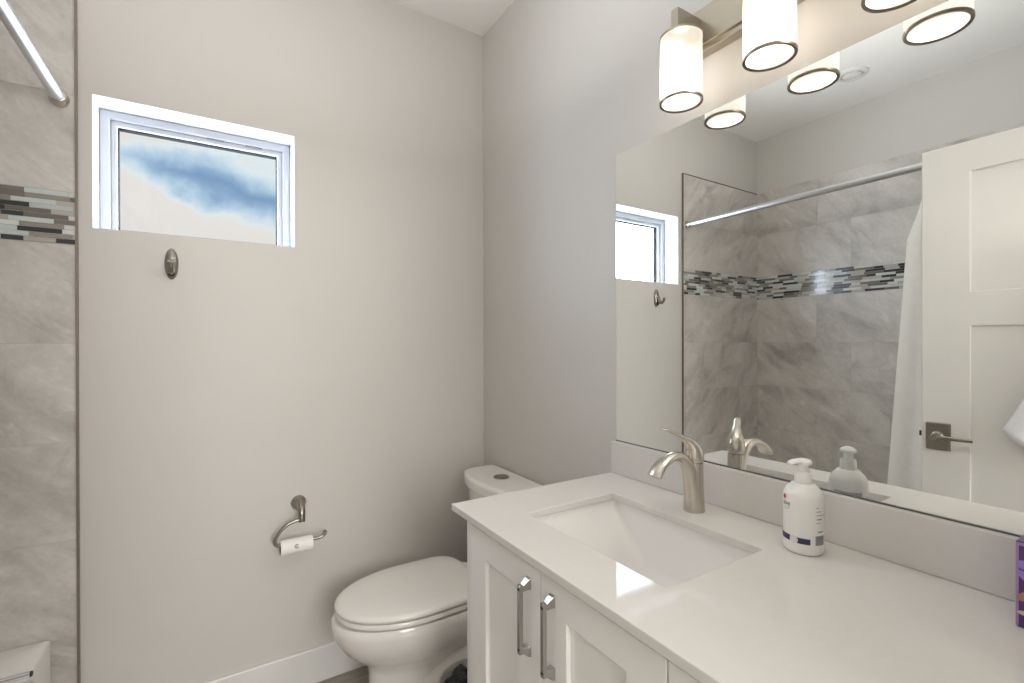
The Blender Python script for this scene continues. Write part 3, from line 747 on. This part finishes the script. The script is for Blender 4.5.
b = B(); loft(b, [tank_ring(-.0125 - q, -.217 + q, .216 - q, .036, z) for q, z in ((.006, .7225), (.001, .7265), (0, .731), (0, .757), (.0015, .763), (.006, .7675), (.013, .7692), (.022, .7695))])
tl = obj('tank_lid', b, M['porcelain'], t, smooth=50)
b = B(); lathe(b, [(.031, .7693), (.031, .7725), (.028, .774), (.026, .7728), (.001, .773)], (-.100, -.328, 0), n=36); obj('flush_button', b, M['nickel_dark'], tl)

# ------------------------------------------------------------------ waste bin between toilet and vanity
t = thing('waste_bin', 'small round bin with dark crumpled bag between toilet and vanity', 'bin', (-.394, -.652, 0))
bc = (-.394, -.652, 0)
M['bin'] = mat('grey_bin_plastic', (.46, .43, .39), .4)
m = mat('black_bag_plastic', (.03, .03, .035), .18); q = NT(m); q.bump(q.noise(q.geo(), 38, 5, .6, 1.0), 1.0, .02); M['bag'] = m
b = B(); lathe(b, [(.085, .001), (.088, .006), (.108, .252), (.1115, .255), (.1115, .260), (.107, .2615), (.103, .252), (.083, .012)], bc, n=40); obj('bucket', b, M['bin'], t)
b = B(); rings = []
for f, r in ((.0, .1015), (.3, .090), (.55, .062), (.8, .030), (1, .006)):
    rings.append([(bc[0] + r * (1 + .10 * random.uniform(-1, 1)) * math.cos(2 * math.pi * k / 28) * .93, bc[1] + r * (1 + .10 * random.uniform(-1, 1)) * math.sin(2 * math.pi * k / 28) * .93, .244 + .020 * f + .014 * random.uniform(-1, 1)) for k in range(28)])
loft(b, rings, False, True); obj('liner_bag', b, M['bag'], t, smooth=60)

# ------------------------------------------------------------------ paper holder, roll, hook
t = thing('paper_holder', 'aged nickel toilet paper holder on the wall below the window', 'paper holder', (-.80, 0, .70))
b = B(); lathe(b, [(.027, -.0002), (.027, -.006), (.024, -.011), (.017, -.018), (.013, -.028)], (-.800, 0, .703), 'y', 32)
tube(b, [(-.800, -.016, .706), (-.799, -.042, .704), (-.798, -.062, .690), (-.798, -.068, .664), (-.798, -.068, .652)], [.014, .0145, .013, .012, .012], 18); obj('wall_post', b, M['nickel_dark'], t)
b = B(); ya = -.068
tube(b, [(-.798, ya, .659), (-.822, ya, .657), (-.852, ya, .645), (-.876, ya, .622), (-.888, ya, .600), (-.886, ya, .587), (-.8785, ya, .5802), (-.868, ya, .5789), (-.82, ya, .5789), (-.76, ya, .579), (-.735, ya, .580), (-.721, ya, .588), (-.717, ya, .600)],
     [.0064] * 12 + [.0072], 16); obj('arm', b, M['nickel_dark'], t)
t = thing('paper_roll', 'nearly empty white toilet paper roll on the wall holder', 'toilet paper', (-.815, ya, .56))
b = B(); rz_ = .5675; prof = [(.0200, 0), (.0265, .0005), (.0272, .003), (.0272, .105), (.0265, .108), (.0200, .108)]
lathe(b, prof, (-.8705, ya, rz_), 'x', 36, False, False); obj('paper', b, M['paper'], t, smooth=50)
b = B(); lathe(b, [(.0200, -.001), (.0200, .109), (.0188, .109), (.0188, -.001), (.0200, -.001)], (-.8705, ya, rz_), 'x', 30, False, False); obj('core', b, M['card'], t)
b = B()
for k in range(7):
    a = 2 * math.pi * k / 7 if k else 0; rr = .006 if k else 0
    cx_, cz_ = -.819 + rr * math.cos(a), rr * math.sin(a)
    vs = []
    for j in range(10):
        aa = 2 * math.pi * j / 10; th_ = (cz_ + .0024 * math.sin(aa)) / .0276 + R(14)
        vs.append(b.verts.new((cx_ + .0026 * math.cos(aa), ya - .0276 * math.cos(th_), rz_ + .0276 * math.sin(th_))))
    b.faces.new(vs)
obj('printed_mark', b, M['grey_ink'], t, smooth=0)

t = thing('robe_hook', 'aged nickel robe hook on the wall under the window', 'hook', (-1.189, 0, 1.572))
hx, hzc = -1.1895, 1.572
b = B(); rings = []
for dep, k in ((0, 1.0), (-.004, 1.0), (-.009, .90), (-.013, .70), (-.015, .35)):
    rings.append([(hx + .0195 * k * math.cos(2 * math.pi * j / 36), dep - .0002, hzc + .052 * k * math.sin(2 * math.pi * j / 36)) for j in range(36)])
loft(b, rings); obj('wall_plate', b, M['nickel_dark'], t)
b = B(); tube(b, [(hx, -.008, hzc + .012), (hx, -.020, hzc - .002), (hx, -.030, hzc - .024), (hx, -.044, hzc - .032), (hx, -.056, hzc - .020), (hx, -.062, hzc - .002)], [(.013, .008), (.0125, .008), (.0105, .0065), (.0095, .006), (.009, .006), (.0095, .0065)], 16, (1, 0, 0)); obj('prong', b, M['nickel_dark'], t)
b = B(); lathe(b, [(.010, 0), (.010, -.004), (.0055, -.006), (.0045, -.003)], (hx, -.012, hzc - .034), 'y', 20, False, False); obj('screw_collar', b, M['black'], t)
